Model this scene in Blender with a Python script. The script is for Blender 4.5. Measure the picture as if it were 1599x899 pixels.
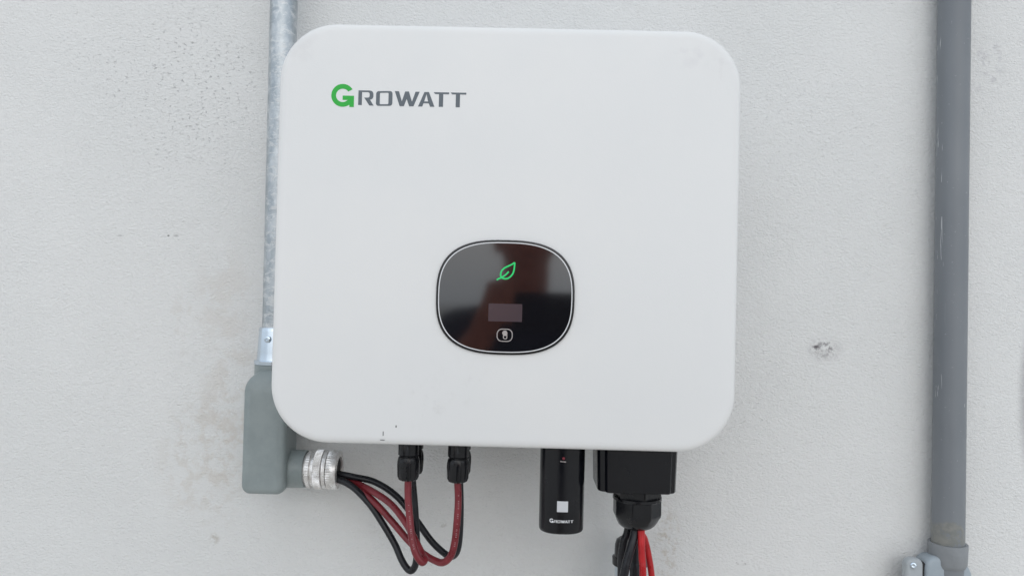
import bpy, bmesh, math, random
from mathutils import Vector, Matrix
random.seed(7)
R = math.radians
scene = bpy.context.scene
for o in list(bpy.data.objects): bpy.data.objects.remove(o)
C = scene.collection

# ------------------------------------------------------------------ camera
CAM = Vector((0.0, -0.87, 1.50)); FPX = 1190.0
YAW, PITCH, ROLL = R(0.7), R(0.9), R(1.4)
Fw = Vector((-math.sin(YAW)*math.cos(PITCH), math.cos(YAW)*math.cos(PITCH), math.sin(PITCH)))
R0 = Fw.cross(Vector((0, 0, 1))).normalized(); U0 = R0.cross(Fw).normalized()
Rt = R0*math.cos(ROLL) + U0*math.sin(ROLL); Up = -R0*math.sin(ROLL) + U0*math.cos(ROLL)
cd = bpy.data.cameras.new('camera'); cam = bpy.data.objects.new('camera', cd); C.objects.link(cam)
cam.matrix_world = Matrix.Translation(CAM) @ Matrix((Rt, Up, -Fw)).transposed().to_4x4()
cd.sensor_fit = 'HORIZONTAL'; cd.sensor_width = 36.0; cd.lens = 36.0*FPX/1599.0
cd.clip_start = 0.003; cd.clip_end = 1000
scene.camera = cam

# ------------------------------------------------------------------ world, sun, exposure
SUN_EL, SUN_AZ = 24.0, 8.0       # azimuth measured from -y (behind the camera) towards +x
w = bpy.data.worlds.new("World"); scene.world = w; w.use_nodes = True
nt = w.node_tree; nt.nodes.clear()
out = nt.nodes.new('ShaderNodeOutputWorld'); bg = nt.nodes.new('ShaderNodeBackground')
sky = nt.nodes.new('ShaderNodeTexSky'); sky.sky_type = 'NISHITA'; sky.sun_disc = False
sky.sun_elevation = R(SUN_EL); sky.sun_rotation = R(180-SUN_AZ); sky.dust_density = 6.0; sky.air_density = 1.0
bw = nt.nodes.new('ShaderNodeRGBToBW'); mx = nt.nodes.new('ShaderNodeMix'); mx.data_type = 'RGBA'
mx.inputs[0].default_value = 0.50                     # thin overcast veils the blue
nt.links.new(sky.outputs[0], bw.inputs[0]); nt.links.new(sky.outputs[0], mx.inputs[6]); nt.links.new(bw.outputs[0], mx.inputs[7])
# thin cloud spread over the whole sky
tc = nt.nodes.new('ShaderNodeTexCoord'); cn = nt.nodes.new('ShaderNodeTexNoise'); cn.inputs['Scale'].default_value = 2.2; cn.inputs['Detail'].default_value = 5
nt.links.new(tc.outputs['Generated'], cn.inputs['Vector'])
cr_ = nt.nodes.new('ShaderNodeMix'); cr_.data_type = 'RGBA'; cr_.inputs[6].default_value = (4.8, 5.25, 5.75, 1); cr_.inputs[7].default_value = (7.2, 7.85, 8.6, 1)
nt.links.new(cn.outputs[0], cr_.inputs[0])
mc = nt.nodes.new('ShaderNodeMix'); mc.data_type = 'RGBA'; mc.inputs[0].default_value = 0.90
nt.links.new(mx.outputs[2], mc.inputs[6]); nt.links.new(cr_.outputs[2], mc.inputs[7])
nt.links.new(mc.outputs[2], bg.inputs[0]); bg.inputs[1].default_value = 0.15
nt.links.new(bg.outputs[0], out.inputs[0])
sd = bpy.data.lights.new('sun', 'SUN'); sd.energy = 0.5; sd.angle = R(90); sd.color = (1.0, 0.985, 0.97)
sun = bpy.data.objects.new('sun', sd); C.objects.link(sun)
dirv = Vector((math.sin(R(SUN_AZ))*math.cos(R(SUN_EL)), -math.cos(R(SUN_AZ))*math.cos(R(SUN_EL)), math.sin(R(SUN_EL))))
sun.rotation_euler = dirv.to_track_quat('Z', 'Y').to_euler(); sun.location = (1, -3, 5)
vs = scene.view_settings; vs.view_transform = 'Standard'; vs.look = 'None'; vs.gamma = 1.0; vs.use_curve_mapping = False
vs.exposure = -0.05

# ------------------------------------------------------------------ helpers
def P(px, py, y):
    """world point on the plane y=const seen at photo pixel (1599 x 899)"""
    d = Fw + Rt*((px-799.5)/FPX) - Up*((py-449.5)/FPX)
    t = (y-CAM.y)/d.y
    return CAM + d*t
def tag(o, label=None, cat=None, group=None, kind=None):
    if label: o['label'] = label
    if cat: o['category'] = cat
    if group: o['group'] = group
    if kind: o['kind'] = kind
    return o
def empty(name, loc):
    o = bpy.data.objects.new(name, None); C.objects.link(o); o.location = loc
    o.empty_display_size = 0.02
    return o
def link(name, me, m, parent=None, smooth=35):
    if m: me.materials.append(m)
    if smooth:
        me.polygons.foreach_set('use_smooth', [True]*len(me.polygons))
        me.set_sharp_from_angle(angle=R(smooth))
    o = bpy.data.objects.new(name, me); C.objects.link(o)
    if parent:
        o.parent = parent
        root = parent
        off = Vector((0, 0, 0))
        while root: off += root.location; root = root.parent
        me.transform(Matrix.Translation(-off))      # geometry is written in world coordinates
    return o
def mesh(name, v, f, m, parent=None, smooth=35):
    me = bpy.data.meshes.new(name); me.from_pydata([tuple(a) for a in v], [], f); me.validate()
    bm = bmesh.new(); bm.from_mesh(me); bmesh.ops.recalc_face_normals(bm, faces=bm.faces); bm.to_mesh(me); bm.free()
    return link(name, me, m, parent, smooth)
class MB:
    def __init__(s): s.v = []; s.f = []
    def rings(s, rings, cap0=True, cap1=True, closed=True):
        b = len(s.v); n = len(rings[0])
        for r in rings: s.v += [Vector(p) for p in r]
        for i in range(len(rings)-1):
            for j in range(n if closed else n-1):
                k = (j+1) % n
                s.f.append((b+i*n+j, b+i*n+k, b+(i+1)*n+k, b+(i+1)*n+j))
        if cap0: s.f.append(tuple(b+j for j in reversed(range(n))))
        if cap1: s.f.append(tuple(b+(len(rings)-1)*n+j for j in range(n)))
        return s
    def lathe(s, prof, origin, axis='Z', seg=48, rad=None, cap=True):
        """prof: list of (distance along axis, radius)"""
        o = Vector(origin); rr = []
        if isinstance(axis, str): ax = {'X': Vector((1,0,0)), 'Y': Vector((0,1,0)), 'Z': Vector((0,0,1))}[axis]
        else: ax = Vector(axis).normalized()
        a = ax.orthogonal().normalized() if abs(ax.z) < .9 else Vector((1,0,0))
        b = ax.cross(a).normalized(); a = b.cross(ax).normalized()
        for t, r in prof:
            ring = []
            for i in range(seg):
                th = 2*math.pi*i/seg; q = r*(rad(th, t) if rad else 1.0)
                ring.append(o + ax*t + a*(q*math.cos(th)) + b*(q*math.sin(th)))
            rr.append(ring)
        return s.rings(rr, cap, cap)
    def build(s, name, m, parent=None, smooth=35): return mesh(name, s.v, s.f, m, parent, smooth)
def spline(pts, n=14):
    pts = [Vector(p) for p in pts]; q = [pts[0]*2-pts[1]] + pts + [pts[-1]*2-pts[-2]]; out = []
    for i in range(1, len(q)-2):
        p0, p1, p2, p3 = q[i-1:i+3]
        for k in range(n):
            t = k/n
            out.append(0.5*((2*p1)+(p2-p0)*t+(2*p0-5*p1+4*p2-p3)*t*t+(3*p1-p0-3*p2+p3)*t**3))
    out.append(pts[-1]); return out
def tube(mb, pts, r, seg=20, n=14, flat=1.0, cap=True):
    pp = spline(pts, n) if n > 1 else [Vector(p) for p in pts]
    t = (pp[1]-pp[0]).normalized(); nrm = t.orthogonal().normalized(); rings = []
    for i, p in enumerate(pp):
        t2 = (pp[min(i+1, len(pp)-1)]-pp[max(i-1, 0)]).normalized()
        nrm = (nrm - t2*nrm.dot(t2)).normalized(); bn = t2.cross(nrm)
        rr = r(i/(len(pp)-1)) if callable(r) else r
        ring = []
        for k in range(seg):
            th = 2*math.pi*k/seg; d = nrm*math.cos(th)*rr + bn*math.sin(th)*rr
            d.y *= flat; ring.append(p+d)
        rings.append(ring)
    return mb.rings(rings, cap, cap)
def rrect(w, h, r, n=12):
    """rounded rectangle outline in x,z around 0"""
    out = []; r = max(r, 1e-4)
    for cx, cz, a0 in ((w/2-r, h/2-r, 0), (-w/2+r, h/2-r, 90), (-w/2+r, -h/2+r, 180), (w/2-r, -h/2+r, 270)):
        for k in range(n+1):
            a = R(a0+90*k/n); out.append((cx+r*math.cos(a), cz+r*math.sin(a)))
    return out
def rslab(mb, c, w, h, r, prof, n=12, cap0=True, cap1=True, outline=None):
    """prof: (y, inset) pairs; rounded-rectangle slab about c=(x,z)"""
    rings = []
    for y, i in prof:
        o = (outline or rrect)(w-2*i, h-2*i, r-i, n)
        rings.append([Vector((c[0]+a, y, c[1]+b)) for a, b in o])
    return mb.rings(rings, cap0, cap1)
def fillet(y_front, r, sign=1, n=6):
    """inset profile of a rounded front edge, from the front backwards"""
    return [(y_front + sign*r*(1-math.sin(R(90*k/n)))*1.0, r*(1-math.cos(R(90*k/n)))) for k in range(n, -1, -1)][::-1]
def box(mb, x0, x1, y0, y1, z0, z1, bev=0.0):
    if bev <= 0: return mb.rings([[(x0,y,z0),(x1,y,z0),(x1,y,z1),(x0,y,z1)] for y in (y0, y1)])
    return rslab(mb, ((x0+x1)/2, (z0+z1)/2), x1-x0, z1-z0, bev, [(y0, bev*.6), (y0+bev*.3, bev*.15), (y0+bev, 0), (y1-bev, 0), (y1, bev*.6)], 3)

# ------------------------------------------------------------------ materials
def mat(name, col, rough=.5, metal=0.0, **k):
    m = bpy.data.materials.new(name); m.use_nodes = True; b = m.node_tree.nodes['Principled BSDF']
    b.inputs['Base Color'].default_value = (*col, 1); b.inputs['Roughness'].default_value = rough
    b.inputs['Metallic'].default_value = metal
    for kk, v in k.items(): b.inputs[kk.replace('_', ' ')].default_value = v
    return m
class NT:
    def __init__(s, m):
        s.t = m.node_tree; s.b = s.t.nodes['Principled BSDF']; g = s.t.nodes.new('ShaderNodeNewGeometry'); s.pos = g.outputs['Position']
    def n(s, ty, **k):
        x = s.t.nodes.new(ty)
        for a, v in k.items(): setattr(x, a, v)
        return x
    def l(s, a, b): s.t.links.new(a, b)
    def math(s, op, a, b=None, clamp=False):
        x = s.n('ShaderNodeMath', operation=op, use_clamp=clamp)
        for i, v in enumerate((a, b)):
            if v is None: continue
            if isinstance(v, (int, float)): x.inputs[i].default_value = v
            else: s.l(v, x.inputs[i])
        return x.outputs[0]
    def map(s, loc=(0,0,0), scale=(1,1,1)):
        """(position - loc) * scale"""
        a = s.n('ShaderNodeVectorMath', operation='SUBTRACT'); s.l(s.pos, a.inputs[0]); a.inputs[1].default_value = loc
        b = s.n('ShaderNodeVectorMath', operation='MULTIPLY'); s.l(a.outputs[0], b.inputs[0]); b.inputs[1].default_value = scale
        return b.outputs[0]
    def noise(s, scale, detail=4, rough=.55, vec=None, dist=0):
        x = s.n('ShaderNodeTexNoise'); x.inputs['Scale'].default_value = scale; x.inputs['Detail'].default_value = detail
        x.inputs['Roughness'].default_value = rough; x.inputs['Distortion'].default_value = dist
        s.l(vec or s.pos, x.inputs['Vector']); return x.outputs[0]
    def ramp(s, v, a, b, lo=0.0, hi=1.0):
        x = s.n('ShaderNodeMapRange', interpolation_type='SMOOTHSTEP'); s.l(v, x.inputs[0])
        x.inputs[1].default_value = a; x.inputs[2].default_value = b; x.inputs[3].default_value = lo; x.inputs[4].default_value = hi
        return x.outputs[0]
    def mix(s, f, a, b):
        x = s.n('ShaderNodeMix', data_type='RGBA')
        for i, v in ((0, f), (6, a), (7, b)):
            if isinstance(v, (int, float)): x.inputs[i].default_value = v
            elif isinstance(v, tuple): x.inputs[i].default_value = (*v, 1)
            else: s.l(v, x.inputs[i])
        return x.outputs[2]
    def bump(s, h, dist, strength=1.0, prev=None):
        x = s.n('ShaderNodeBump'); x.inputs['Distance'].default_value = dist; x.inputs['Strength'].default_value = strength
        s.l(h, x.inputs['Height'])
        if prev: s.l(prev, x.inputs['Normal'])
        s.l(x.outputs[0], s.b.inputs['Normal']); return x.outputs[0]
    def blob(s, px, py, rx, rz, y=0.0, edge=.25):
        c = P(px, py, y)
        k = s.map(tuple(c), (1/rx, 0, 1/rz)); x = s.n('ShaderNodeVectorMath', operation='LENGTH'); s.l(k, x.inputs[0])
        return s.ramp(x.outputs['Value'], 1.0, edge)

def wall_mat():
    m = mat('white_stucco', (.72,.72,.71), .85); t = NT(m); t.b.inputs['Specular IOR Level'].default_value = .25
    col = t.mix(t.ramp(t.noise(2.2, 3), .35, .7), (.768,.772,.765), (.808,.808,.80))
    col = t.mix(t.math('MULTIPLY', t.ramp(t.noise(26, 5, .7), .60, .78), .25), col, (.62,.60,.57))
    # pits and dark specks
    pit_n = t.noise(360, 3, .6, t.map((0,0,0), (.6,1,1)))
    zone = t.math('MULTIPLY', t.blob(290, 110, .22, .17), t.ramp(t.noise(9, 2), .35, .6, .3, 1.0))
    zone = t.math('MAXIMUM', zone, t.math('MULTIPLY', t.blob(1110, 600, .14, .16), .35))
    zone = t.math('MAXIMUM', zone, t.math('MULTIPLY', t.blob(1230, 190, .16, .13), .35))
    zone = t.math('MAXIMUM', zone, .14)
    pit = t.math('MULTIPLY', t.ramp(pit_n, .60, .68), zone)
    col = t.mix(t.math('MULTIPLY', pit, .55), col, (.36,.36,.37))
    # stains and, last, a darker upright patch at far right, shapes of their own: (x, y, rx, rz, noise scale, threshold, colour, amount)
    for px, py, rx, rz, sc, th, c, amt in (
        (322, 715, .075, .10, 60, .46, (.60,.55,.49), .36), (300, 505, .05, .06, 55, .50, (.57,.51,.45), .22),
        (370, 640, .06, .13, 30, .45, (.64,.585,.53), .40), (350, 470, .05, .08, 22, .42, (.66,.61,.56), .30), (1540, 100, .03, .05, 70, .50, (.50,.49,.52), .5),
        (1286, 545, .021, .015, 230, .46, (.24,.23,.24), .85), (1290, 546, .028, .02, 60, .40, (.62,.61,.61), .5), (1275, 541, .006, .0025, 300, .30, (.12,.11,.12), .9),
        (335, 840, .008, .009, 120, .42, (.42,.38,.32), .5), (275, 368, .004, .002, 200, .3, (.25,.25,.25), .5),
        (188, 368, .006, .0015, 200, .4, (.25,.25,.25), .4), (263, 368, .002, .0015, 200, .2, (.08,.08,.08), .8),
        (692, 818, .006, .006, 150, .45, (.40,.37,.33), .5), (1158, 878, .012, .004, 240, .5, (.25,.24,.23), .6),
        (1042, 850, .02, .06, 90, .48, (.52,.46,.38), .5), (1612, 620, .02, .11, 30, .30, (.33,.33,.34), .75)):
        mask = t.math('MULTIPLY', t.blob(px, py, rx, rz), t.ramp(t.noise(sc, 4, .65), th, th+.14))
        col = t.mix(t.math('MULTIPLY', mask, amt), col, c)
    t.l(col, t.b.inputs['Base Color'])
    b = t.bump(t.noise(24, 3, .5), .004, .25)
    b = t.bump(t.noise(130, 3, .6, t.map((0,0,0), (.8,1,1.15)), .9), .0020, .35, b)
    hh = t.math('MULTIPLY', t.math('SUBTRACT', t.noise(390, 3, .62, t.map((0,0,0), (.75,1,1.15)), .5), .5), t.ramp(t.noise(8, 4, .6), .32, .62, .85, 1.12))
    b = t.bump(hh, .0022, .75, b)
    b = t.bump(t.math('SUBTRACT', 1.0, pit), .0012, .7, b)
    return m
def ground_mat():
    m = mat('concrete_paving', (.3,.28,.26), .9); t = NT(m)
    t.l(t.mix(t.ramp(t.noise(1.5, 5), .3, .7), (.55,.52,.48), (.64,.61,.565)), t.b.inputs['Base Color'])
    t.bump(t.noise(120, 4), .002, .5); return m
def cover_mat():
    m = mat('white_powder_coat', (.80,.80,.80), .42); t = NT(m)
    col = t.mix(t.ramp(t.noise(9, 4), .35, .75), (.795,.80,.80), (.815,.815,.81))
    for px, py, rx, rz, sc, th, c, amt in (
        (665, 618, .03, .04, 70, .50, (.62,.61,.60), .35), (720, 600, .04, .03, 60, .52, (.66,.65,.64), .3),
        (470, 70, .02, .03, 45, .40, (.62,.61,.62), .2), (1085, 85, .035, .02, 40, .45, (.66,.65,.68), .35), (1125, 115, .02, .03, 60, .5, (.66,.65,.66), .3)):
        mask = t.math('MULTIPLY', t.blob(px, py, rx, rz, -.165), t.ramp(t.noise(sc, 3, .6), th, th+.2))
        col = t.mix(t.math('MULTIPLY', mask, amt), col, c)
    t.l(col, t.b.inputs['Base Color'])
    t.l(t.ramp(t.noise(14, 4), .3, .7, .38, .50), t.b.inputs['Roughness'])
    t.bump(t.noise(900, 2), .0002, .35); return m
def galv_mat():
    m = mat('galvanised_steel', (.6,.62,.64), .35, .9); t = NT(m)
    v = t.n('ShaderNodeTexVoronoi'); v.inputs['Scale'].default_value = 210; t.l(t.map((0,0,0), (1,1,.6)), v.inputs['Vector'])
    sp = t.n('ShaderNodeSeparateColor'); t.l(v.outputs['Color'], sp.inputs[0])
    n1 = t.noise(30, 5, .7, t.map((0,0,0), (1,1,.5)))
    f = t.math('ADD', t.math('MULTIPLY', sp.outputs[0], .16), t.math('MULTIPLY', n1, .95))
    col = t.mix(t.ramp(f, .35, .85), (.36,.40,.43), (.66,.69,.71))
    chalk = t.ramp(t.noise(75, 8, .8, t.map((0,0,0), (1,1,2.2)), .8), .50, .60)
    t.l(t.mix(t.math('MULTIPLY', chalk, .65), col, (.72,.73,.73)), t.b.inputs['Base Color'])
    t.l(t.ramp(chalk, 0, 1, .9, .25), t.b.inputs['Metallic'])
    t.l(t.ramp(f, .3, .9, .32, .50), t.b.inputs['Roughness'])
    t.bump(t.noise(110, 5, .7, t.map((0,0,0), (1,1,2.))), .001, .6); return m
def paint_mat(name, a, b, rough, sc=25, bump=.0006, coat=0.0):
    m = mat(name, a, rough); t = NT(m)
    n = t.noise(sc, 5, .65); t.l(t.mix(t.ramp(n, .35, .7), a, b), t.b.inputs['Base Color'])
    t.l(t.ramp(n, .3, .7, rough-.05, rough+.08), t.b.inputs['Roughness'])
    t.b.inputs['Coat Weight'].default_value = coat
    t.bump(t.noise(400, 3), bump, .5); return m
def alu_mat():
    m = mat('cast_aluminium', (.72,.71,.70), .33, .65); t = NT(m); n = t.noise(160, 5, .7)
    t.l(t.mix(t.ramp(n, .4, .7), (.86,.85,.84), (.58,.56,.54)), t.b.inputs['Base Color'])
    t.l(t.ramp(n, .3, .7, .24, .45), t.b.inputs['Roughness']); t.bump(n, .0005, .3); return m
def pvc_mat():
    m = mat('grey_pvc', (.13,.15,.175), .38); t = NT(m)
    col = t.mix(t.ramp(t.noise(6, 4, .6, t.map((0,0,0), (1,1,.4))), .35, .7), (.168,.184,.204), (.212,.228,.246))
    # white overspray and scratches with their own shapes, down the left half
    sc = t.ramp(t.noise(200, 2, .5, t.map((0,0,0), (2.4,2.4,.16)), .6), .675, .70)
    for px, py, rx, rz in ((1468, 300, .006, .10), (1467, 520, .006, .16), (1472, 90, .006, .03), (1505, 590, .005, .05)):
        mk = t.math('MULTIPLY', t.blob(px, py, rx, rz, -.03, .6), sc)
        col = t.mix(t.math('MULTIPLY', mk, .85), col, (.62,.63,.64))
    mk = t.math('MULTIPLY', t.blob(1494, 850, .019, .024, -.045, .8), t.ramp(t.noise(75, 6, .75), .40, .47))
    col = t.mix(t.math('MULTIPLY', mk, .75), col, t.mix(t.ramp(t.noise(90, 4, .6), .4, .6), (.20,.205,.19), (.27,.265,.235)))
    col = t.mix(t.math('MULTIPLY', t.ramp(t.noise(330, 2), .70, .74), .25), col, (.50,.51,.52))
    t.l(col, t.b.inputs['Base Color']); t.l(t.ramp(t.noise(18, 4), .3, .7, .32, .48), t.b.inputs['Roughness'])
    return m
def cable_mat(name, a, rough):
    m = mat(name, a, rough); t = NT(m); n = t.noise(70, 4, .6)
    t.l(t.mix(t.ramp(n, .35, .75), a, tuple(min(1, c*1.35+.006) for c in a)), t.b.inputs['Base Color'])
    t.l(t.ramp(n, .3, .7, rough-.08, rough+.1), t.b.inputs['Roughness']); t.bump(t.noise(90, 3), .0004, .2); return m

M = {}
M['wall'] = wall_mat(); M['ground'] = ground_mat(); M['cover'] = cover_mat(); M['galv'] = galv_mat(); M['alu'] = alu_mat(); M['pvc'] = pvc_mat()
M['zinc'] = mat('bright_zinc_plating', (.62,.70,.78), .2, 1.0)
M['greypaint'] = paint_mat('grey_green_enamel', (.235,.275,.278), (.285,.325,.328), .38)
M['bluegrey'] = paint_mat('pale_blue_grey_plastic', (.33,.385,.43), (.38,.43,.47), .42)
M['socket'] = paint_mat('mid_grey_plastic', (.235,.25,.265), (.28,.295,.31), .5)
M['socket2'] = paint_mat('pale_grey_plastic', (.36,.39,.41), (.41,.44,.46), .45)
M['black'] = paint_mat('black_nylon', (.0035,.004,.006), (.006,.0065,.009), .22, 60, .0002)
M['blacksatin'] = paint_mat('black_satin_plastic', (.003,.0035,.006), (.0045,.005,.0075), .20, 40, .0001)
M['bluepipe'] = paint_mat('pale_blue_painted_pipe', (.50,.57,.62), (.58,.63,.67), .4)
M['red_dark'] = cable_mat('dark_red_cable_jacket', (.165,.012,.019), .33)
M['red'] = cable_mat('bright_red_cable_jacket', (.42,.006,.010), .34)
M['blk'] = cable_mat('black_cable_jacket', (.006,.0065,.010), .32)
for k_ in ('black', 'blacksatin', 'blk'): M[k_].node_tree.nodes['Principled BSDF'].inputs['Specular IOR Level'].default_value = .42
M['green'] = mat('green_print', (.018,.43,.045), .45)
M['grey'] = mat('grey_print', (.115,.138,.160), .45)
M['white'] = mat('white_print', (.80,.81,.83), .45)
M['gloss'] = mat('black_gloss_panel', (.006,.006,.008), .065, 0, IOR=1.95)
M['bezel'] = mat('black_gloss_bezel', (.008,.008,.010), .15)
M['screen'] = mat('dull_display_window', (.080,.058,.066), .12)
M['led'] = mat('green_lit_icon', (.0,.25,.06), .4); b = M['led'].node_tree.nodes['Principled BSDF']
b.inputs['Emission Color'].default_value = (.03,.80,.22,1); b.inputs['Emission Strength'].default_value = 0.5
M['icon'] = mat('warm_white_icon', (.42,.38,.37), .5)
M['sticker'] = mat('white_sticker', (.62,.63,.65), .5)
M['redled'] = mat('dull_red_indicator', (.22,.015,.03), .3)
M['print'] = mat('worn_pale_print', (.36,.20,.21), .6)
M['casting'] = paint_mat('light_cast_metal', (.60,.61,.62), (.66,.67,.68), .45)
M['dark'] = mat('dark_inside', (.006,.006,.006), .7)
M['scuff'] = mat('dark_scuff', (.10,.10,.10), .7)
M['rubber'] = mat('dark_seal', (.02,.02,.022), .7)

# ------------------------------------------------------------------ the setting
mb = MB(); box(mb, -4.0, 4.0, 0.0, 0.20, -0.05, 3.6)
tag(mb.build('wall', M['wall'], smooth=0), kind='structure')
mb = MB(); mb.v = [Vector(p) for p in ((-150,-150,0), (150,-150,0), (150,150,0), (-150,150,0))]; mb.f = [(0,1,2,3)]
tag(mb.build('ground', M['ground'], smooth=0), kind='structure')

# ------------------------------------------------------------------ the inverter
YF = -0.165
YE = YF+.006
tl, tr_, bl, br = P(433.2, 300, YE), P(1152.8, 315, YE), P(780, 697.6, YE), P(790, 44.3, YE)
ICX = (tl.x+tr_.x)/2; IW = tr_.x-tl.x; ICZ = (bl.z+br.z)/2; IH = br.z-bl.z
print('inverter', ICX, ICZ, IW, IH)
inv = empty('solar_inverter', (ICX, 0, ICZ-IH/2))
tag(inv, 'white rounded square solar inverter with black oval display mounted on stucco wall', 'inverter')
mb = MB()
prof = [(YF, .0085), (YF+.0002, .006), (YF+.0007, .0038), (YF+.0018, .0019), (YF+.0036, .0006), (YF+.0062, 0), (YF+.038, .0)]
prof += [(YF+.040, .001), (YF+.041, .004), (YF+.041, .020)]
rslab(mb, (ICX, ICZ), IW, IH, .0535, prof, 20)
cover = mb.build('cover', M['cover'], inv, 40)
mb = MB(); rslab(mb, (ICX, ICZ), IW-.030, IH-.030, .040, [(YF+.0405, .0), (-.060, 0), (-.052, .006), (-.030, .012)], 10)
mb.build('chassis', M['casting'], inv)
for k in range(26):                                      # heat sink fins behind the chassis
    x = ICX-IW/2+.040+k*(IW-.080)/25
    mb = MB(); box(mb, x-.0012, x+.0012, -.0296, -.006, ICZ-IH/2+.045, ICZ+IH/2-.045); mb.build('fin', M['casting'], inv, 0)
# lettering, traced on its own plane: 6.15 units to a photo pixel
DEPTH = YF-CAM.y; S = 1/6.15/(FPX/DEPTH)
def arc(cx, cy, r, a0, a1, n=24): return [(cx+r*math.cos(R(a0+(a1-a0)*k/n)), cy-r*math.sin(R(a0+(a1-a0)*k/n))) for k in range(n+1)]
def rr2(x0, y0, x1, y1, r):
    o = []
    for cx, cy, a in ((x1-r, y0+r, 0), (x0+r, y0+r, 90), (x0+r, y1-r, 180), (x1-r, y1-r, 270)): o += arc(cx, cy, r, a, a+90, 6)
    return o
SK = .0262
def sk(pts): return [(x, y-SK*(x-430)) for x, y in pts]
G = [(x, y) for x, y in arc(278, 245, 111, 33, 305) + [(345, 340), (345, 356), (388, 356), (388, 247), (278, 247), (278, 289), (330, 289), (301, 306)] + arc(278, 245, 65, 290, 36)]
LET = [('green', [G]),
 ('grey', [[(430,193),(540,193),(558,197),(570,208),(575,225),(575,250),(570,267),(558,277),(543,281),(580,338),(538,338),(488,264),(488,262),(522,262),(534,258),(539,248),(539,226),(535,214),(524,209),(465,209),(465,335),(430,335)]]),
 ('grey', [sk(rr2(602,202,760,345,26)), sk(rr2(638,218,722,329,9))]),
 ('grey', [sk([(782,203),(822,204),(852,302),(882,207),(918,207),(950,306),(982,210),(1022,210),(965,351),(924,351),(898,278),(872,349),(832,349)])]),
 ('grey', [sk([(1010,353),(1068,213),(1112,213),(1168,356),(1126,356),(1113,323),(1062,321),(1050,353)]), sk([(1068,304),(1106,305),(1089,232)])]),
 ('grey', [sk([(1157,215),(1307,218),(1307,236),(1251,235),(1251,357),(1210,357),(1210,234),(1172,233)])]),
 ('grey', [sk([(1322,219),(1473,222),(1473,240),(1413,238),(1413,362),(1373,362),(1373,238),(1337,237)])])]
def glyph_mesh(loops, fn, th):
    cu = bpy.data.curves.new('tmp', 'CURVE'); cu.dimensions = '2D'; cu.fill_mode = 'BOTH'; cu.extrude = 1.0
    for lp in loops:
        s = cu.splines.new('POLY'); s.points.add(len(lp)-1); s.use_cyclic_u = True
        for i, (x, y) in enumerate(lp): s.points[i].co = (x, y, 0, 1)
    o = bpy.data.objects.new('tmp', cu); C.objects.link(o); dg = bpy.context.evaluated_depsgraph_get()
    me = bpy.data.meshes.new_from_object(o.evaluated_get(dg)); bpy.data.objects.remove(o); bpy.data.curves.remove(cu)
    for v in me.vertices:
        x, y, z = v.co; p = fn(x, y); v.co = (p[0], p[1]+(0.0 if z < 0 else -th), p[2])
    me.materials.clear()
    bm = bmesh.new(); bm.from_mesh(me); bmesh.ops.recalc_face_normals(bm, faces=bm.faces); bm.to_mesh(me); bm.free()
    return me
L0 = P(490+430/6.15, 110+193/6.15, YF)
tilt = R(-0.05)
for mk, loops in LET:
    fn = lambda x, y: (L0.x+(x-430)*S, YF+.00005, L0.z-(y-193)*S)
    link('letter', glyph_mesh(loops, fn, .00022), M[mk], cover, 0)
# small marks on the cover
mb = MB()
for px, py, wx, hz in ((598.3, 676.5, .6, 3.4), (597, 686.6, 3.4, .4), (618.5, 665.3, .8, 1.6), (449, 666.5, .6, 1.3)):
    p = P(px, py, YF); q = 1/(FPX/DEPTH); box(mb, p.x-wx*q, p.x+wx*q, YF-.0002, YF+.001, p.z-hz*q, p.z+hz*q)
tag(mb.build('scuff_mark', M['scuff'], cover, 0), kind='stuff')

# display panel
def superell(w, h, r, n=12):
    out = []; e = 2.75
    for k in range(96):
        a = 2*math.pi*k/96; c, s_ = math.cos(a), math.sin(a)
        out.append((w/2*math.copysign(abs(c)**(2/e), c), h/2*math.copysign(abs(s_)**(2/e), s_)))
    return out
YD = YF-.0022
dl, dr, dt, db = P(680.5, 463, YD), P(897.5, 467, YD), P(789, 374.5, YD), P(787, 554, YD)
DC = ((dl.x+dr.x)/2, (dt.z+db.z)/2); DW = dr.x-dl.x; DH = dt.z-db.z
panel = MB(); rslab(panel, DC, DW, DH, 0, [(YD, .0011), (YD+.0004, .0003), (YD+.0012, 0), (YF+.001, 0)], outline=superell)
panel = panel.build('display_panel', M['bezel'], inv, 40)
mb = MB(); rslab(mb, DC, DW-.0044, DH-.0044, 0, [(YD-.00015, .0), (YD+.0005, 0)], outline=superell)
mb.build('white_ring', M['white'], panel, 0)
mb = MB(); rslab(mb, DC, DW-.0062, DH-.0062, 0, [(YD-.0004, .0), (YD+.0005, 0)], outline=superell)
mb.build('glass', M['gloss'], panel, 0)
YI = YD-.00055
def ip(px, py, y=YI): return P(px, py, y)
def lz(x, y): return ip(765+x/19.98, 400+y/19.98)
def flatstroke(mb, pts, r, n=8, close=False):
    tube(mb, pts, r, 10, n, .12)
mb = MB()
flatstroke(mb, [lz(*p) for p in ((212,738),(275,700),(342,665),(334,590),(345,510),(385,430),(470,358),(580,305),(690,252),(775,196))], .00072)
flatstroke(mb, [lz(*p) for p in ((775,196),(768,300),(752,420),(720,530),(655,620),(570,683),(470,702),(342,665))], .00072)
flatstroke(mb, [lz(*p) for p in ((365,655),(430,622),(510,560),(588,478))], .00072)
mb.build('leaf_icon', M['led'], panel, 40)
a, b2 = ip(763, 473.5), ip(815, 502.5)
mb = MB(); box(mb, a.x, b2.x, YI, YI+.0004, b2.z, a.z); mb.build('screen', M['screen'], panel, 0)
c = ip(788, 523.2); q = DEPTH/FPX
mb = MB(); pts = [Vector((c.x+x, YI, c.z+z)) for x, z in rrect(23.5*q, 18.8*q, 7.5*q, 6)]; pts.append(pts[0].copy())
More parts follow.
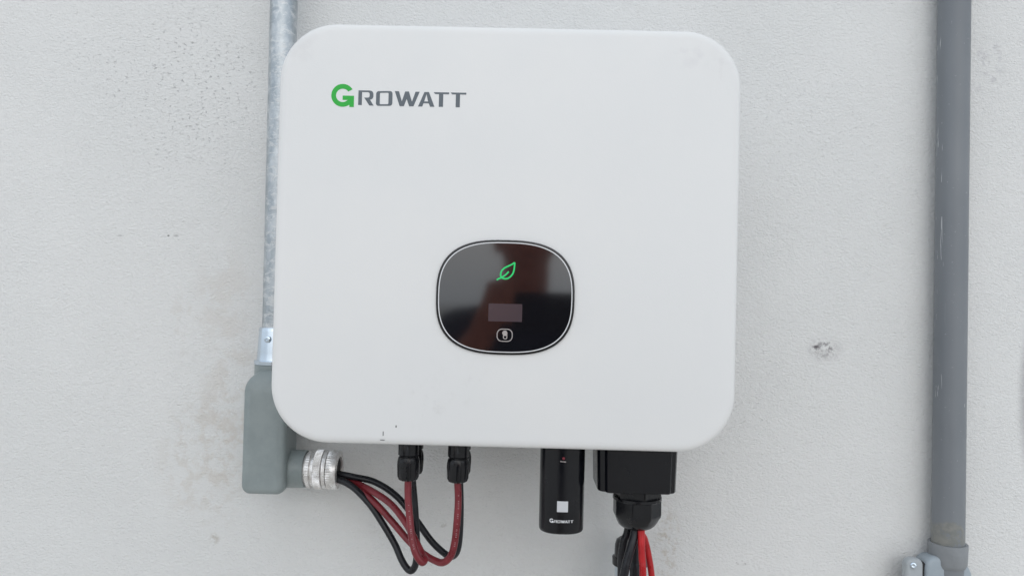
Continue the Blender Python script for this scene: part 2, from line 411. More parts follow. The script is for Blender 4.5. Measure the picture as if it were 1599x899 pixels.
tube(mb, pts, .0004, 8, 1, .15, cap=False)
mb.lathe([(0, .0001), (.0001, 4.0*q), (.0003, 4.0*q)], (c.x+.2*q, YI-.0001, c.z+3.4*q), 'Y', 20)
box(mb, c.x-2.4*q, c.x+4.0*q, YI-.0001, YI+.0002, c.z-1.0*q, c.z+2.0*q)
tube(mb, [Vector((c.x+a_*q, YI, c.z+b_*q)) for a_, b_ in ((-1.8, -.9), (-1.7, -4.4), (.8, -5.6), (3.3, -4.6), (3.5, -.9))], .0004, 8, 4, .15)
mb.build('touch_button', M['icon'], panel, 40)

# sockets of the inverter's underside for the round connectors
SOCK = {}
ZB = ICZ-IH/2+.015                                        # underside of the chassis
def ribbed(n, d, ph=0.0):
    def f(th, t):
        c_ = math.cos(n*th+ph); return 1.0 - d*(1 if c_ < -.25 else 0)
    return f
def connector(px, py0, py1, y, label, xfix=None):
    """plug + collar + fluted nut, hanging from the inverter; py1 = bottom of the nut"""
    cpos = P(px, py1, y); zn = cpos.z; k = (y-CAM.y)/FPX; x = cpos.x if xfix is None else xfix
    t = empty('cable_connector', (x, y, zn)); tag(t, label, 'connector', 'round black connectors under the inverter')
    rn = 17.6*k; hn = 37*k
    mb = MB(); mb.lathe([(hn+.0008, rn*.80), (hn+.002, rn*.93), (hn+.017, rn*.93), (hn+.018, rn*.86), (ZB-zn+.001, rn*.86)], (x, y, zn), 'Z', 48,
                        lambda th, tt: 1.0-.07*(1 if math.cos(4*th+.6) > .75 else 0)); mb.build('plug', M['black'], t)
    mb = MB(); mb.lathe([(.0003, rn*.40), (.0003, rn*.72), (.0012, rn*.84), (.004, rn*.95), (hn*.62, rn), (hn*.80, rn*.985), (hn*.93, rn*.93), (hn, rn*.86), (hn+.0006, rn*.5)], (x, y, zn), 'Z', 96,
                        lambda th, tt: 1.0-(.075 if (math.cos(9*th) < -.35 and tt < hn*.84) else 0.0)); mb.build('nut', M['black'], t, 30)
    mb = MB(); mb.lathe([(hn+.0004, rn*.78), (hn+.0016, rn*.78)], (x, y, zn), 'Z', 40); mb.build('seal_ring', M['rubber'], t)
    return Vector((x, y, zn))
YR, YB = -.125, -.097
c1 = connector(637.2, 712, 749, YR, 'round black connector left in the front pair, its dark red cable below')
c2 = connector(714.6, 713, 752, YR, 'round black connector right in the front pair, its dark red cable below')
c3 = connector(643.5, 710, 739.5, YB, 'half hidden black connector behind the left front connector, black cable below')
c4 = connector(717.7, 711, 741.0, YB, 'half hidden black connector behind the right front connector, black cable below')

# ------------------------------------------------------------------ left: steel conduit, set-screw connector, conduit body, gland
YC = -.037
top, bot = P(443.5, 0, YC), P(431.2, 512, YC); cr = 21.0*(YC-CAM.y)/FPX
cx0 = bot.x; dxz = (top.x-bot.x)/(top.z-bot.z)
mb = MB(); z0 = bot.z-.02; z1 = 2.6
ax = Vector((dxz, 0, 1)).normalized()
mb.lathe([(0, cr), (z1-z0, cr)], (cx0-.02*dxz, YC, z0), ax, 56)
tag(mb.build('steel_conduit', M['galv']), 'galvanised steel conduit pipe running up the wall at the left edge of the inverter', 'conduit')
# two hole strap far up, out of view, holds the conduit
# set-screw connector
k = (YC-CAM.y)/FPX
zt, zb = P(430, 511, YC).z, P(428, 566, YC).z; xs = P(429.5, 540, YC).x
t = empty('conduit_connector', (xs, YC, zb)); tag(t, 'shiny zinc set screw connector between steel conduit and grey conduit body', 'connector')
h = zt-zb
mb = MB(); mb.lathe([(.0035, 27*k), (.006, 26.6*k), (.012, 26.2*k), (h-.004, 24.6*k), (h-.001, 24.2*k), (h, 23.2*k), (h, 21.3*k)], (xs, YC, zb), 'Z', 56); mb.build('sleeve', M['zinc'], t)
mb = MB(); mb.lathe([(-.002, 28*k), (-.0012, 30.5*k), (.0024, 30.8*k), (.0032, 30*k), (.0036, 26*k)], (xs, YC, zb), 'Z', 56); mb.build('flange', M['zinc'], t)
sc = P(417.5, 529.5, YC-25*k)
so = Vector((xs, YC, sc.z)); dv = (Vector((sc.x, YC-.024, sc.z))-so); dv.z = 0; dv.normalize()
mb = MB(); mb.lathe([(22*k, 5.4*k), (26.6*k, 5.4*k), (28.6*k, 5.0*k), (29.2*k, 3.8*k), (29.3*k, 2.2*k), (27.8*k, 2.0*k), (27.8*k, .3*k)], so, dv, 24)
mb.build('set_screw', M['zinc'], t)

# conduit body: upright rounded housing with a hub on top and one on its right side
YBF = -.074
cb_l, cb_r = P(377, 690, YBF), P(447.5, 740, YBF); cb_t, cb_b = P(392, 577, YBF), P(410, 773, YBF)
bx0, bx1, bz0, bz1 = P(375.2, 740, YBF).x, P(443.5, 740, YBF).x, cb_b.z, cb_t.z
t = empty('conduit_elbow', ((bx0+bx1)/2, YC, bz0)); tag(t, 'grey green painted conduit elbow body at lower left of the inverter', 'conduit body')
def body_out(w_, h_, r_, n=12):
    # bottom corners tight, top corners large
    o = []
    for cx, cz, a0, rr in ((w_/2-r_*2.0, h_/2-r_*2.0, 0, r_*2.0), (-w_/2+r_*2.0, h_/2-r_*2.0, 90, r_*2.0), (-w_/2+r_*.8, -h_/2+r_*.8, 180, r_*.8), (w_/2-r_*.8, -h_/2+r_*.8, 270, r_*.8)):
        for kk in range(n+1):
            a_ = R(a0+90*kk/n); o.append((cx+rr*math.cos(a_), cz+rr*math.sin(a_)))
    return o
mb = MB(); bw_, bh_ = bx1-bx0, bz1-bz0
rslab(mb, ((bx0+bx1)/2, (bz0+bz1)/2), bw_, bh_, .0115, [(YBF, .0062), (YBF+.0006, .0036), (YBF+.0022, .0013), (YBF+.005, .0002), (YBF+.009, 0), (-.046, .0012), (-.0445, .0030), (-.030, .0040), (-.012, .006)], 10, outline=body_out)
front_ring = mb.v[:44]; mid = Vector(((bx0+bx1)/2, YBF, (bz0+bz1)/2))
mb.f = [f for f in mb.f if set(f) != set(range(44))]
lastn = 0; 
for q_ in range(1, 16):
    f_ = 1-q_/15.3; b_ = len(mb.v); mb.v += [mid+(v_-mid)*f_ for v_ in front_ring]
    for j in range(44): mb.f.append((lastn+j, lastn+(j+1) % 44, b_+(j+1) % 44, b_+j))
    lastn = b_
mb.f.append(tuple(range(lastn, lastn+44)))
for v_ in mb.v:                                           # the face falls back towards the top hub
    u_ = min(1, max(0, (v_.z-(bz1-.026))/.026))
    if v_.y < -.045: v_.y += .024*(1-math.sqrt(1-u_*u_*.96))*min(1, (-.045-v_.y)/.02)
mb.build('housing', M['greypaint'], t, 40)
mb = MB(); zh = P(429, 566, YC).z
mb.lathe([(-.034, 27.5*k), (-.018, 29.5*k), (-.002, 29.8*k), (-.0015, 29*k)], (xs, YC, zh), 'Z', 56); mb.build('top_hub', M['greypaint'], t)
YG = -.044; kg = (YG-CAM.y)/FPX
hc = P(458, 731, YG); h1 = P(443, 731, YG-.013).x; h2 = P(472.5, 731, YG-.016).x
mb = MB(); mb.lathe([(-.012, 29.5*kg), (.0, 29.3*kg), (h2-h1-.001, 28.8*kg), (h2-h1, 28*kg), (h2-h1, 24*kg)], (h1, YG, hc.z), 'X', 56); mb.build('side_hub', M['greypaint'], t)

# aluminium gland
g0 = P(474, 732, YG-.014).x
def gx(px): return P(px+1.5*(px-474)/50, 732, YG-.014).x-g0
t = empty('cable_gland', (g0, YG, hc.z-.02)); tag(t, 'silver aluminium cable gland screwed into the side of grey conduit body', 'cable gland')
kn = lambda n, d: (lambda th, tt: 1-d*(.5-.5*math.cos(n*th)))
rg = 30.5*kg
mb = MB(); mb.lathe([(-.002, rg*.80), (gx(478), rg*.82), (gx(478), rg*.60)], (g0, YG, hc.z), 'X', 64); mb.build('thread', M['alu'], t)
mb = MB(); mb.lathe([(gx(476.5), rg*.86), (gx(477.2), rg*.945), (gx(482.4), rg*.96), (gx(483.2), rg*.90), (gx(484), rg*.7)], (g0, YG, hc.z), 'X', 96, kn(48, .02)); mb.build('lock_ring', M['alu'], t)
mb = MB(); mb.lathe([(gx(483), rg*.85), (gx(486), rg*.88), (gx(489), rg*.88), (gx(489), rg*.7)], (g0, YG, hc.z), 'X', 64); mb.build('collar', M['alu'], t)
mb = MB(); mb.lathe([(gx(488), rg*.90), (gx(489), rg*.985), (gx(500), rg*1.0), (gx(501), rg*.93), (gx(501), rg*.7)], (g0, YG, hc.z), 'X', 288, kn(72, .045)); mb.build('knurled_nut', M['alu'], t)
mb = MB(); mb.lathe([(gx(501.2), rg*.90), (gx(502), rg*.955), (gx(507), rg*.955), (gx(507.6), rg*.9), (gx(507.6), rg*.7)], (g0, YG, hc.z), 'X', 64); mb.build('smooth_ring', M['alu'], t)
mb = MB(); mb.lathe([(gx(507.8), rg*.90), (gx(508.6), rg*.985), (gx(514.5), rg*1.0), (gx(515.5), rg*.98), (gx(520), rg*.985), (gx(523.5), rg*.96), (gx(524.2), rg*.90), (gx(524.2), rg*.66), (gx(520), rg*.64), (gx(500), rg*.60)], (g0, YG, hc.z), 'X', 192, lambda th, tt: 1-(.035*(.5-.5*math.cos(48*th)) if tt < gx(515) else 0), cap=False)
mb.build('clamping_nut', M['alu'], t)
mb = MB(); mb.lathe([(gx(520.6), rg*.02), (gx(521), rg*.655), (gx(519), rg*.655)], (g0, YG, hc.z), 'X', 40); mb.build('opening_shade', M['dark'], t)  # dark disc stands in for the shade inside the gland mouth

# ------------------------------------------------------------------ solar cables
def cable(name, pts, r, m, label, group, span=None):
    mb = MB(); tube(mb, pts, r, 22, 14); o = mb.build(name, m)
    if span:                                              # worn lettering, too small to read
        sp = spline(pts, 60); d = 0; nxt = 0; pr_ = MB(); rg_ = random.Random(3)
        for a_, b_ in zip(sp, sp[1:]):
            d += (b_-a_).length; z_ = a_.z
            if not (span[1] < z_ < span[0]) or a_.y > -.11 or d < nxt: continue
            nxt = d+rg_.choice((.0016, .0016, .0018, .0052))
            tt = (b_-a_).normalized(); sd_ = tt.cross(Vector((0, 1, 0))).normalized()
            fr = (Vector((0, -1, 0))+tt*tt.y).normalized(); p0 = a_+fr*(r+.00004)-sd_*.0006
            h_ = .0006; w_ = rg_.choice((.0004, .0006, .0008))
            pr_.rings([[p0+sd_*u+tt*v_ - fr*.0003*k_ for u, v_ in ((-h_, -w_/2), (h_, -w_/2), (h_, w_/2), (-h_, w_/2))] for k_ in (0, 1)])
        q_ = pr_.build('printing', M['print'], None, 0); q_.parent = o; tag(q_, kind='stuff')
    return tag(o, label, cat='cable', group=group)
RC = .0035
gxp = lambda px: g0+gx(px)
GRP = 'solar cables looping from the aluminium gland'
def Q(px, py, y): return P(px, py, y)
start = lambda px, py, y: P(px, py, y)
cable('solar_cable',
      [start(500, 735, -.037), start(526, 743, -.038), Q(556, 754, -.050), Q(584, 768, -.070), Q(612, 788, -.088), Q(635, 818, -.104), Q(651, 848, -.118), Q(660, 866, -.127), Q(663, 873, -.134), Q(658.5, 877, -.1385), Q(649.5, 864, -.139), Q(643.5, 842, -.136), Q(640.0, 810, -.131), Q(637.2, 775, -.127), Vector((c1.x, YR, c1.z)), Vector((c1.x, YR, c1.z+.012))],
      RC, M['red_dark'], 'dark red cable doubling back into the left front connector', GRP, (c1.z-.020, c1.z-.062))
cable('solar_cable', [start(500, 739, -.045), start(526, 747, -.045), Q(554, 760, -.054), Q(581, 780, -.068), Q(610, 811, -.080), Q(638, 843.5, -.092), Q(660, 863, -.104), Q(678, 874, -.114), Q(692, 877.5, -.121), Q(704, 867, -.126), Q(710, 846, -.128), Q(713.5, 815, -.128), Q(715.6, 780, -.126), Vector((c2.x, YR, c2.z)), Vector((c2.x, YR, c2.z+.012))],
      RC, M['red_dark'], 'dark red cable in a wide loop into the right front connector', GRP, (c2.z-.008, c2.z-.060))
cable('solar_cable', [start(500, 741, -.053), start(526, 747.5, -.054), Q(551, 760, -.061), Q(576, 785, -.068), Q(596, 814, -.074), Q(616, 848, -.080), Q(627, 873, -.086), Q(636, 887, -.090), Q(643, 890, -.093), Q(649, 880, -.096), Q(651, 858, -.098), Q(649.5, 820, -.098), Q(647.0, 780, -.0975), Vector((c3.x, YB, c3.z)), Vector((c3.x, YB, c3.z+.012))],
      RC, M['blk'], 'black cable hanging lowest in a narrow loop, ending at the left rear connector', GRP)
cable('solar_cable', [start(500, 732, -.046), start(526, 738.5, -.047), Q(552, 744, -.050), Q(585, 752, -.052), Q(618, 773, -.060), Q(646, 806, -.068), Q(672, 842, -.076), Q(690, 860, -.082), Q(703, 868, -.087), Q(712, 863, -.092), Q(716.5, 846, -.096), Q(718.5, 815, -.098), Q(718.8, 780, -.098), Vector((c4.x, YB, c4.z)), Vector((c4.x, YB, c4.z+.012))],
      RC, M['blk'], 'black cable crossing behind the red ones to the right rear connector', GRP)

# ------------------------------------------------------------------ data stick
YS = -.130; ks = (YS-.018-CAM.y)/FPX
zs0 = P(876, 834.5, YS-.018).z; xs_ = P(877.3, 760, YS).x; rs = 34.8*(YS-CAM.y)/FPX; rd = .019
t = empty('data_stick', (xs_, YS, zs0)); tag(t, 'black rounded data stick with white square sticker hanging under the inverter', 'data stick')
def se_ring(x, y, z, a_, b_, e=2.3, n=72):
    o = []
    for i in range(n):
        th = 2*math.pi*i/n; c_, s_ = math.cos(th), math.sin(th)
        o.append(Vector((x+a_*math.copysign(abs(c_)**(2/e), c_), y+b_*math.copysign(abs(s_)**(2/e), s_), z)))
    return o
mb = MB(); H = ZB+.002-zs0
mb.rings([se_ring(xs_, YS, zs0+z, rs*f, rd*f2) for z, f, f2 in ((0, .90, .88), (.0006, .95, .94), (.0018, .980, .98), (.004, .988, .995), (H*.5, .994, 1), (H, 1.0, 1))])
mb.build('shell', M['blacksatin'], t, 40)
def front(x):
    u = min(1, abs(x-xs_)/(rs*.992)); return YS-rd*(1-u**2.3)**(1/2.3)
ls = P(858.3, 809.5, -.149); SS = (37.0/(1473-168))*((-.149-CAM.y)/FPX)
shell = bpy.data.objects['shell']
for _, loops in LET:
    fn = lambda x, y: (lambda X: (X, front(X)-.00005, ls.z-(y-135)*SS))(ls.x+(x-168)*SS)
    link('letter', glyph_mesh(loops, fn, .00025), M['white'], shell, 0)
sa, sb = P(870, 782, -.149), P(886.8, 799.2, -.149)
mb = MB(); rows = []
for z in (sb.z, sa.z): rows.append([(sa.x+(sb.x-sa.x)*i/6, front(sa.x+(sb.x-sa.x)*i/6)-.00025, z) for i in range(7)] + [(sa.x+(sb.x-sa.x)*i/6, front(sa.x+(sb.x-sa.x)*i/6)+.0003, z) for i in range(6, -1, -1)])
mb.rings(rows); mb.build('sticker', M['sticker'], t, 0)
lp = P(880, 715.3, -.149)
mb = MB(); mb.lathe([(.0015, .0013), (0, .0013), (-.0003, .001), (-.0005, .0003)], (lp.x, front(lp.x)-.0001, lp.z), 'Y', 20); mb.build('indicator', M['redled'], t)
# too small to read in the photograph: a few pale strokes under the indicator
mb = MB()
for i, (dx, w_) in enumerate(((-5.0, 1.5), (-3.0, 1.2), (-1.3, 1.2), (.4, 1.3), (2.2, 1.6))):
    q0 = P(880+dx, 720.4+.12*dx, -.149); box(mb, q0.x, q0.x+w_*ks, front(q0.x)-.00012, front(q0.x)+.0003, q0.z-1.0*ks, q0.z+.7*ks)
mb.build('caption', M['icon'], t, 0)

# ------------------------------------------------------------------ black connection box with gland
YA0, YA1 = -.150, -.092
ka = (YA0-CAM.y)/FPX
a0, a1 = P(931.5, 735, YA0+.004), P(1059.5, 735, YA0+.004); zb_ = P(1000, 771.5, YA0).z
ax_, aw = (a0.x+a1.x)/2, a1.x-a0.x
t = empty('connection_box', (ax_, (YA0+YA1)/2, zb_)); tag(t, 'black moulded connection box with large cable gland under right side of the inverter', 'connection box')
def box_ring(z, s_, bev=0.0):
    """plan outline: flat front, chamfer, groove and rounded side"""
    hw = aw/2*s_-bev; y0 = YA0+bev; y1 = YA1-bev
    pts = [(-hw*.765, y0), (hw*.81, y0), (hw*.845, y0+.0012), (hw*.86, y0+.0030), (hw*.95, y0+.0042), (hw*.99, y0+.0065), (hw, y0+.012), (hw, y1-.006), (hw*.97, y1), (-hw*.97, y1), (-hw, y1-.006), (-hw, y0+.013), (-hw*.985, y0+.0085), (-hw*.93, y0+.0055), (-hw*.82, y0+.0040), (-hw*.795, y0+.0014)]
    return [Vector((ax_+x, y, z)) for x, y in pts]
hb = ZB+.002-zb_
mb = MB(); mb.rings([box_ring(zb_, .955, .0018), box_ring(zb_+.0006, .957, .0006), box_ring(zb_+.002, .958), box_ring(zb_+hb, 1.0)])
mb.build('housing', M['blacksatin'], t, 30)
YN = -.118; kn_ = (YN-CAM.y)/FPX; nc = P(994.5, 800, YN)
zz = lambda py: P(994.5, py, YN-.022).z-nc.z
hexf = lambda n, d: (lambda th, tt: (math.cos(math.pi/n)/math.cos(((th+.35) % (2*math.pi/n))-math.pi/n))*(1+d))
mb = MB(); mb.lathe([(zz(768)+.004, 35.5*kn_), (zz(781), 36.5*kn_), (zz(783.5), 36.0*kn_)], nc, 'Z', 96, hexf(6, .03)); mb.build('gland_base', M['black'], t, 25)
mb = MB(); mb.lathe([(zz(781.5), 34*kn_), (zz(782.5), 37.5*kn_), (zz(786.5), 37.8*kn_), (zz(788), 36.5*kn_)], nc, 'Z', 80); mb.build('gland_ring', M['black'], t, 30)
mb = MB(); hx = hexf(8, .02)
def hexblend(th, tt):
    f = min(1, max(0, (tt-zz(826))/(zz(812.5)-zz(826)))); return hx(th, tt)*f+1.0*(1-f)
mb.lathe([(zz(786), 35*kn_), (zz(787.5), 37.0*kn_), (zz(809), 37.2*kn_), (zz(812.5), 36.6*kn_), (zz(817), 34.0*kn_), (zz(822), 31.6*kn_), (zz(827), 28.5*kn_), (zz(831), 24*kn_), (zz(833), 20*kn_), (zz(833), 17*kn_), (zz(827), 16*kn_)], nc, 'Z', 120, hexblend, cap=False)
mb.build('dome_nut', M['black'], t, 28)
mb = MB(); mb.lathe([(zz(829), .1*kn_), (zz(829), 16.5*kn_), (zz(826), 16.5*kn_)], nc, 'Z', 32); mb.build('gland_seal', M['dark'], t)

# cables out of the gland
GA = 'cables hanging out of the gland of the black connection box'
def drop(pts, r, m, label):
    pts = [P(*p) for p in pts]; tube_pts = [Vector((nc.x+(pts[0].x-nc.x)*.8, pts[0].y, nc.z+zz(820)+.004))] + pts
    d = (pts[-1]-pts[-2]).normalized(); tube_pts += [pts[-1]+d*.06+Vector((0, .01, -.01)), pts[-1]+d*.06+Vector((0, .02, -.16))]
    mb = MB(); tube(mb, tube_pts, r, 22, 12); tag(mb.build('hanging_cable', m), label, 'cable', GA)
drop([(980, 829, -.100), (974, 845, -.100), (970.5, 870, -.100), (970, 899, -.100)], .0039, M['blk'], 'black cable leftmost of those hanging from the black gland')
drop([(991.5, 829, -.124), (987, 848, -.128), (980, 872, -.131), (973, 903, -.132)], .0042, M['blk'], 'front black cable slanting down to the left from the black gland')
drop([(994, 829, -.110), (992, 850, -.108), (991.5, 875, -.108), (991, 899, -.108)], .0050, M['blk'], 'straight black cable between the slanting black one and bright red cable')
drop([(1001.5, 829, -.128), (1001.8, 850, -.130), (1003, 875, -.131), (1004, 899, -.131)], .0034, M['red'], 'bright red cable hanging straight down in front of the other red cable')
drop([(1001, 829, -.108), (1007, 842, -.106), (1013, 868, -.104), (1018, 903, -.103)], .0032, M['red'], 'rightmost red cable bowing out to the right under the black gland')

# pipe and bushing behind the hanging cables
YW = -.040; kw = (YW-CAM.y)/FPX
wp = P(984, 877.5, YW); wt = P(984, 840, YW)
t_ = MB(); t_.lathe([(-.45, 23.5*kw), (0, 23.5*kw)], (wp.x, YW, wp.z), 'Z', 40)
tag(t_.build('wall_pipe', M['bluepipe']), 'pale blue pipe rising behind the hanging cables to black bushing', 'pipe')
t_ = MB(); t_.lathe([(-.0015, 24*kw), (-.0015, 27.5*kw), (.0055, 27.8*kw), (.0062, 24.6*kw), (wt.z-wp.z-.007, 24.0*kw), (wt.z-wp.z-.002, 22*kw), (wt.z-wp.z, 18*kw)], (wp.x, YW, wp.z), 'Z', 40)
tag(t_.build('pipe_bushing', M['black']), 'black plastic bushing capping the pale blue pipe behind the cables', 'bushing')

# ------------------------------------------------------------------ right: PVC conduit and junction fitting
YP = -.0195; kp = (YP-CAM.y)/FPX
pt, pb = P(1490, 0, YP), P(1480.2, 850, YP); pr = 23.2*kp
dxz = (pt.x-pb.x)/(pt.z-pb.z); ax = Vector((dxz, 0, 1)).normalized()
mb = MB(); mb.lathe([(-.03, pr), (1.3, pr)], (pb.x, YP, pb.z), ax, 64)
tag(mb.build('plastic_conduit', M['pvc']), 'dark grey plastic conduit pipe standing on the wall right of the inverter', 'conduit')
zc = P(1481, 857, YP-.024).z
t = empty('junction_fitting', (pb.x, YP, zc-.08)); tag(t, 'blue grey round junction fitting with screwed lid at foot of plastic conduit', 'junction box')
mb = MB(); mb.lathe([(-.0285, pr*.55), (-.0275, pr*.85), (-.025, pr*1.05), (-.021, pr*1.15), (-.0008, pr*1.195), (0, pr*1.18), (0, pr*1.03), (-.006, pr*1.02)], (pb.x, YP, zc), 'Z', 64, cap=False); mb.build('socket', M['socket'], t, 50)
b0, b1 = P(1445.5, 869, -.032), P(1519, 1010, -.032)
def arch(w_, h_, r_, n=12):                               # tall body, round shouldered at the top
    o = []; rt = min(w_, h_)*.46
    for cx, cz, a0, rr in ((w_/2-rt, h_/2-rt, 0, rt), (-w_/2+rt*.55, h_/2-rt*.55, 90, rt*.55), (-w_/2+r_, -h_/2+r_, 180, r_), (w_/2-r_, -h_/2+r_, 270, r_)):
        for kk in range(n+1):
            a_ = R(a0+90*kk/n); o.append((cx+rr*math.cos(a_), cz+rr*math.sin(a_)))
    return o
mb = MB(); rslab(mb, ((b0.x+b1.x)/2, (b0.z+b1.z)/2), b1.x-b0.x, b0.z-b1.z, .012, [(-.032, .004), (-.0314, .002), (-.0295, .0006), (-.027, 0), (-.012, .0015), (-.002, .004)], 12, outline=arch)
mb.build('box_body', M['bluegrey'], t, 40)
l0, l1 = P(1416, 872.5, -.036), P(1441.5, 1005, -.036)
mb = MB(); rslab(mb, ((l0.x+l1.x)/2, (l0.z+l1.z)/2), l1.x-l0.x, l0.z-l1.z, .0072, [(-.0345, .0022), (-.0338, .0008), (-.0322, 0), (-.0262, 0)], 10); mb.build('lid', M['socket2'], t, 40)
g1 = P(1446, 1005, -.034)
mb = MB(); rslab(mb, ((l0.x+g1.x)/2+.006, (l0.z+l1.z)/2-.002), g1.x-l0.x-.010, l0.z-l1.z-.004, .0050, [(-.0290, 0), (-.010, .001)], 10); mb.build('gap_shade', M['rubber'], t, 40)  # dark slab stands in for the shaded slit between lid and body
sp_ = P(1428.5, 883.5, -.038); sv = Vector((.35, 1, -.1)).normalized()
mb = MB(); mb.lathe([(-.0014, .0006), (-.0018, .0018), (-.0012, .0031), (.0004, .0036), (.0016, .0036)], (sp_.x, -.0350, sp_.z), sv, 24); mb.build('screw', M['zinc'], t, 40)

# ------------------------------------------------------------------ the photographer, who stands behind the camera and is mirrored in the display
SKIN = paint_mat('brown_skin', (.46,.15,.09), (.52,.18,.11), .5, 30)
SHIRT = paint_mat('navy_cloth', (.014,.018,.032), (.02,.025,.042), .85, 50)
JEANS = paint_mat('khaki_cloth', (.38,.33,.25), (.44,.385,.30), .9, 60)
HAIR = mat('black_hair', (.008,.007,.007), .5)
BX, BY = .012, -1.42
pers = empty('person', (BX, BY, 0))
tag(pers, 'person in navy shirt holding up a phone, mirrored dimly in the display', 'person')
def limb(mb, pts, radii, n=8, seg=24, sq=(1, 1)):
    sp = spline(pts, n); rs_ = []
    m_ = len(radii)-1
    for i in range(len(sp)):
        u = i/(len(sp)-1)*m_; a_ = int(min(m_-1, math.floor(u))); rs_.append(radii[a_]+(radii[a_+1]-radii[a_])*(u-a_))
    # rounded ends
    rings = []; t0 = (sp[1]-sp[0]).normalized(); nrm = t0.orthogonal().normalized()
    if abs(t0.z) > .7: nrm = Vector((1, 0, 0))
    L = [(sp[0]-t0*rs_[0]*.8, rs_[0]*.45), (sp[0]-t0*rs_[0]*.4, rs_[0]*.85)] + list(zip(sp, rs_))
    t1 = (sp[-1]-sp[-2]).normalized(); L += [(sp[-1]+t1*rs_[-1]*.4, rs_[-1]*.85), (sp[-1]+t1*rs_[-1]*.8, rs_[-1]*.45)]
    for i, (p, r_) in enumerate(L):
        tt = (L[min(i+1, len(L)-1)][0]-L[max(i-1, 0)][0]).normalized(); nrm = (nrm-tt*nrm.dot(tt)).normalized(); bn = tt.cross(nrm)
        rings.append([p+nrm*(math.cos(2*math.pi*k_/seg)*r_*sq[0])+bn*(math.sin(2*math.pi*k_/seg)*r_*sq[1]) for k_ in range(seg)])
    mb.rings(rings)
def remeshed(name, mb, vox, m, parent):
    me = bpy.data.meshes.new(name); me.from_pydata([tuple(a_) for a_ in mb.v], [], mb.f)
    bm = bmesh.new(); bm.from_mesh(me); bmesh.ops.recalc_face_normals(bm, faces=bm.faces); bm.to_mesh(me); bm.free()
    o = bpy.data.objects.new(name, me); C.objects.link(o)
    r_ = o.modifiers.new('r', 'REMESH'); r_.mode = 'VOXEL'; r_.voxel_size = vox
    sm = o.modifiers.new('s', 'SMOOTH'); sm.iterations = 4; sm.factor = .6
    me2 = bpy.data.meshes.new_from_object(o.evaluated_get(bpy.context.evaluated_depsgraph_get()))
    bpy.data.objects.remove(o); me2.name = name
    return link(name, me2, m, parent, 180)
V = lambda x, y, z: Vector((BX+x, BY+y, z))
HZ = 1.645
mb = MB()
limb(mb, [V(0,.015,1.40), V(0,.02,1.50), V(0,.035,HZ-.06)], [.066,.056,.058])                      # neck
limb(mb, [V(0,.03,HZ-.075), V(0,.03,HZ-.02), V(0,.018,HZ+.05)], [.050,.072,.076], sq=(.93,1.14))        # head
limb(mb, [V(0,.075,HZ-.095), V(0,.06,HZ-.07)], [.026,.045])                                             # jaw
limb(mb, [V(0,.112,HZ+.015), V(0,.128,HZ-.018), V(0,.118,HZ-.026)], [.007,.014,.013])                   # nose
limb(mb, [V(-.022,.108,HZ-.056), V(0,.116,HZ-.055), V(.022,.108,HZ-.056)], [.006,.0085,.006])           # mouth
for s_ in (-1, 1):
    limb(mb, [V(s_*.078,.015,HZ-.02), V(s_*.084,.01,HZ+.025)], [.010,.014], sq=(.5, 1))                  # ear
    limb(mb, [V(s_*.018,.108,HZ+.034), V(s_*.045,.098,HZ+.034)], [.008,.007])                            # brow
limb(mb, [V(0,0,.95), V(0,0,1.10), V(0,0,1.25), V(0,0,1.38)], [.15,.14,.155,.12], sq=(1.05,.68))         # trunk
SH = []
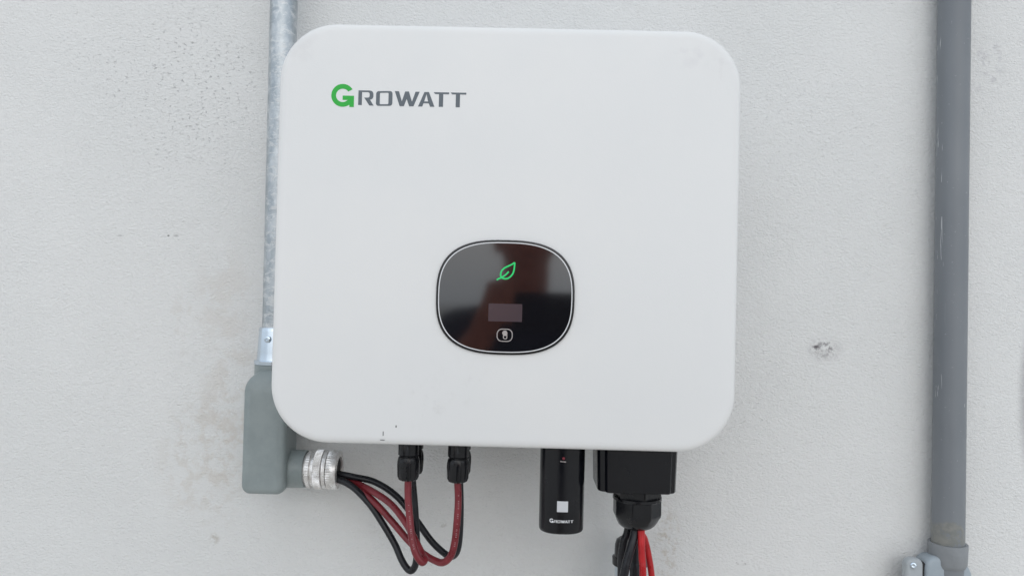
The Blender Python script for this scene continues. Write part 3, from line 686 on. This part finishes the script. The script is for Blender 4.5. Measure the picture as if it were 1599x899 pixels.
for s_, wx in ((-1, -.078), (1, .215)):
    sh = V(s_*.175, 0, 1.405); el = V(s_*.225, .21, 1.235); wr = Vector((wx, -.945, 1.425)); SH.append((s_, sh, el, wr))
    limb(mb, [V(s_*.05,0,1.42), sh], [.07,.06]); limb(mb, [sh, (sh+el)/2, el], [.056,.048,.042]); limb(mb, [el, el.lerp(wr,.3), wr], [.042,.043,.028])
    hip = V(s_*.09,0,.92); kn2 = V(s_*.11,.02,.50); an = V(s_*.12,-.02,.09)
    limb(mb, [hip, kn2], [.088,.058]); limb(mb, [kn2, kn2.lerp(an,.35), an], [.056,.055,.036]); limb(mb, [an, V(s_*.13,.10,.035)], [.036,.032])
    # hand: palm beside the end of the phone, fingers on its back face, thumb on the screen side
    xe = -.016 if s_ < 0 else .146
    pc = Vector((xe+s_*.030, -.915, 1.478+(.014 if s_ < 0 else 0)))
    limb(mb, [wr, wr.lerp(pc,.55), pc], [.027,.030,.030], sq=(1,.6)); limb(mb, [pc, pc+Vector((s_*-.004, .006, .022))], [.031,.028], sq=(1,.6))
    for k_, (dz, ln) in enumerate(((.040,.9),(.020,1.0),(.000,.95),(-.020,.78))):
        b0 = pc+Vector((s_*.014, .004, dz-.006)); b1 = Vector((xe+s_*.020, -.893, pc.z+dz)); b3 = Vector((xe-s_*.012*ln if s_ > 0 else xe+.001*ln, -.8865, pc.z+dz*.9-.002)); b2_ = Vector((xe+s_*.009, -.884, pc.z+dz))
        limb(mb, [b0, b1, b2_, b3], [.0095,.0088,.0080,.0070], 6, 14)
    limb(mb, [pc+Vector((s_*.004,-.012,-.008)), Vector((xe+s_*.004,-.912,1.462)), Vector((xe-s_*.022,-.905,1.474))], [.0125,.0105,.0085], 6, 14)
body = remeshed('body', mb, .0055, SKIN, pers)
mb = MB()
limb(mb, [V(0,0,.93), V(0,0,1.10), V(0,0,1.25), V(0,0,1.375)], [.168,.158,.170,.132], sq=(1.05,.70))
for s_, sh, el, wr in SH:
    limb(mb, [V(s_*.05,0,1.415), sh], [.082,.072]); limb(mb, [sh, (sh+el)/2, sh.lerp(el,.72)], [.069,.064,.060])
remeshed('shirt', mb, .008, SHIRT, pers)
mb = MB(); limb(mb, [V(0,0,.90), V(0,0,1.0)], [.165,.160], sq=(1.06,.72))
for s_ in (-1, 1): limb(mb, [V(s_*.09,0,.92), V(s_*.11,.02,.50), V(s_*.12,-.01,.12)], [.100,.075,.062])
remeshed('trousers', mb, .009, JEANS, pers)
for s_ in (-1, 1):
    mb = MB(); limb(mb, [V(s_*.12,-.04,.045), V(s_*.13,.12,.04)], [.045,.042]); remeshed('shoe', mb, .006, HAIR, pers)
mb = MB(); limb(mb, [V(0,-.035,HZ-.01), V(0,-.022,HZ+.05), V(0,.012,HZ+.075)], [.068,.080,.077], sq=(.99,1.02)); remeshed('hair', mb, .006, HAIR, pers)
for s_ in (-1, 1):
    mb = MB(); limb(mb, [V(s_*.031-.004,.1,HZ+.012), V(s_*.031+.004,.1,HZ+.012)], [.0095,.0095], 4, 16); mb.build('eye', M['white'], pers, 180)
ph = empty('mobile_phone', (.065, -.894, 1.4775)); tag(ph, 'black phone in the hands of the mirrored person', 'phone')
mb = MB(); rslab(mb, (.065, 1.4775), .160, .076, .009, [(-.890, .0015), (-.8915, 0), (-.8965, 0), (-.898, .0015)], 6); mb.build('case', M['blacksatin'], ph)
mb = MB(); rslab(mb, (.004, 1.498), .024, .026, .006, [(-.8875, .0008), (-.8882, 0), (-.8899, 0)], 6); mb.build('camera_bump', M['black'], ph)
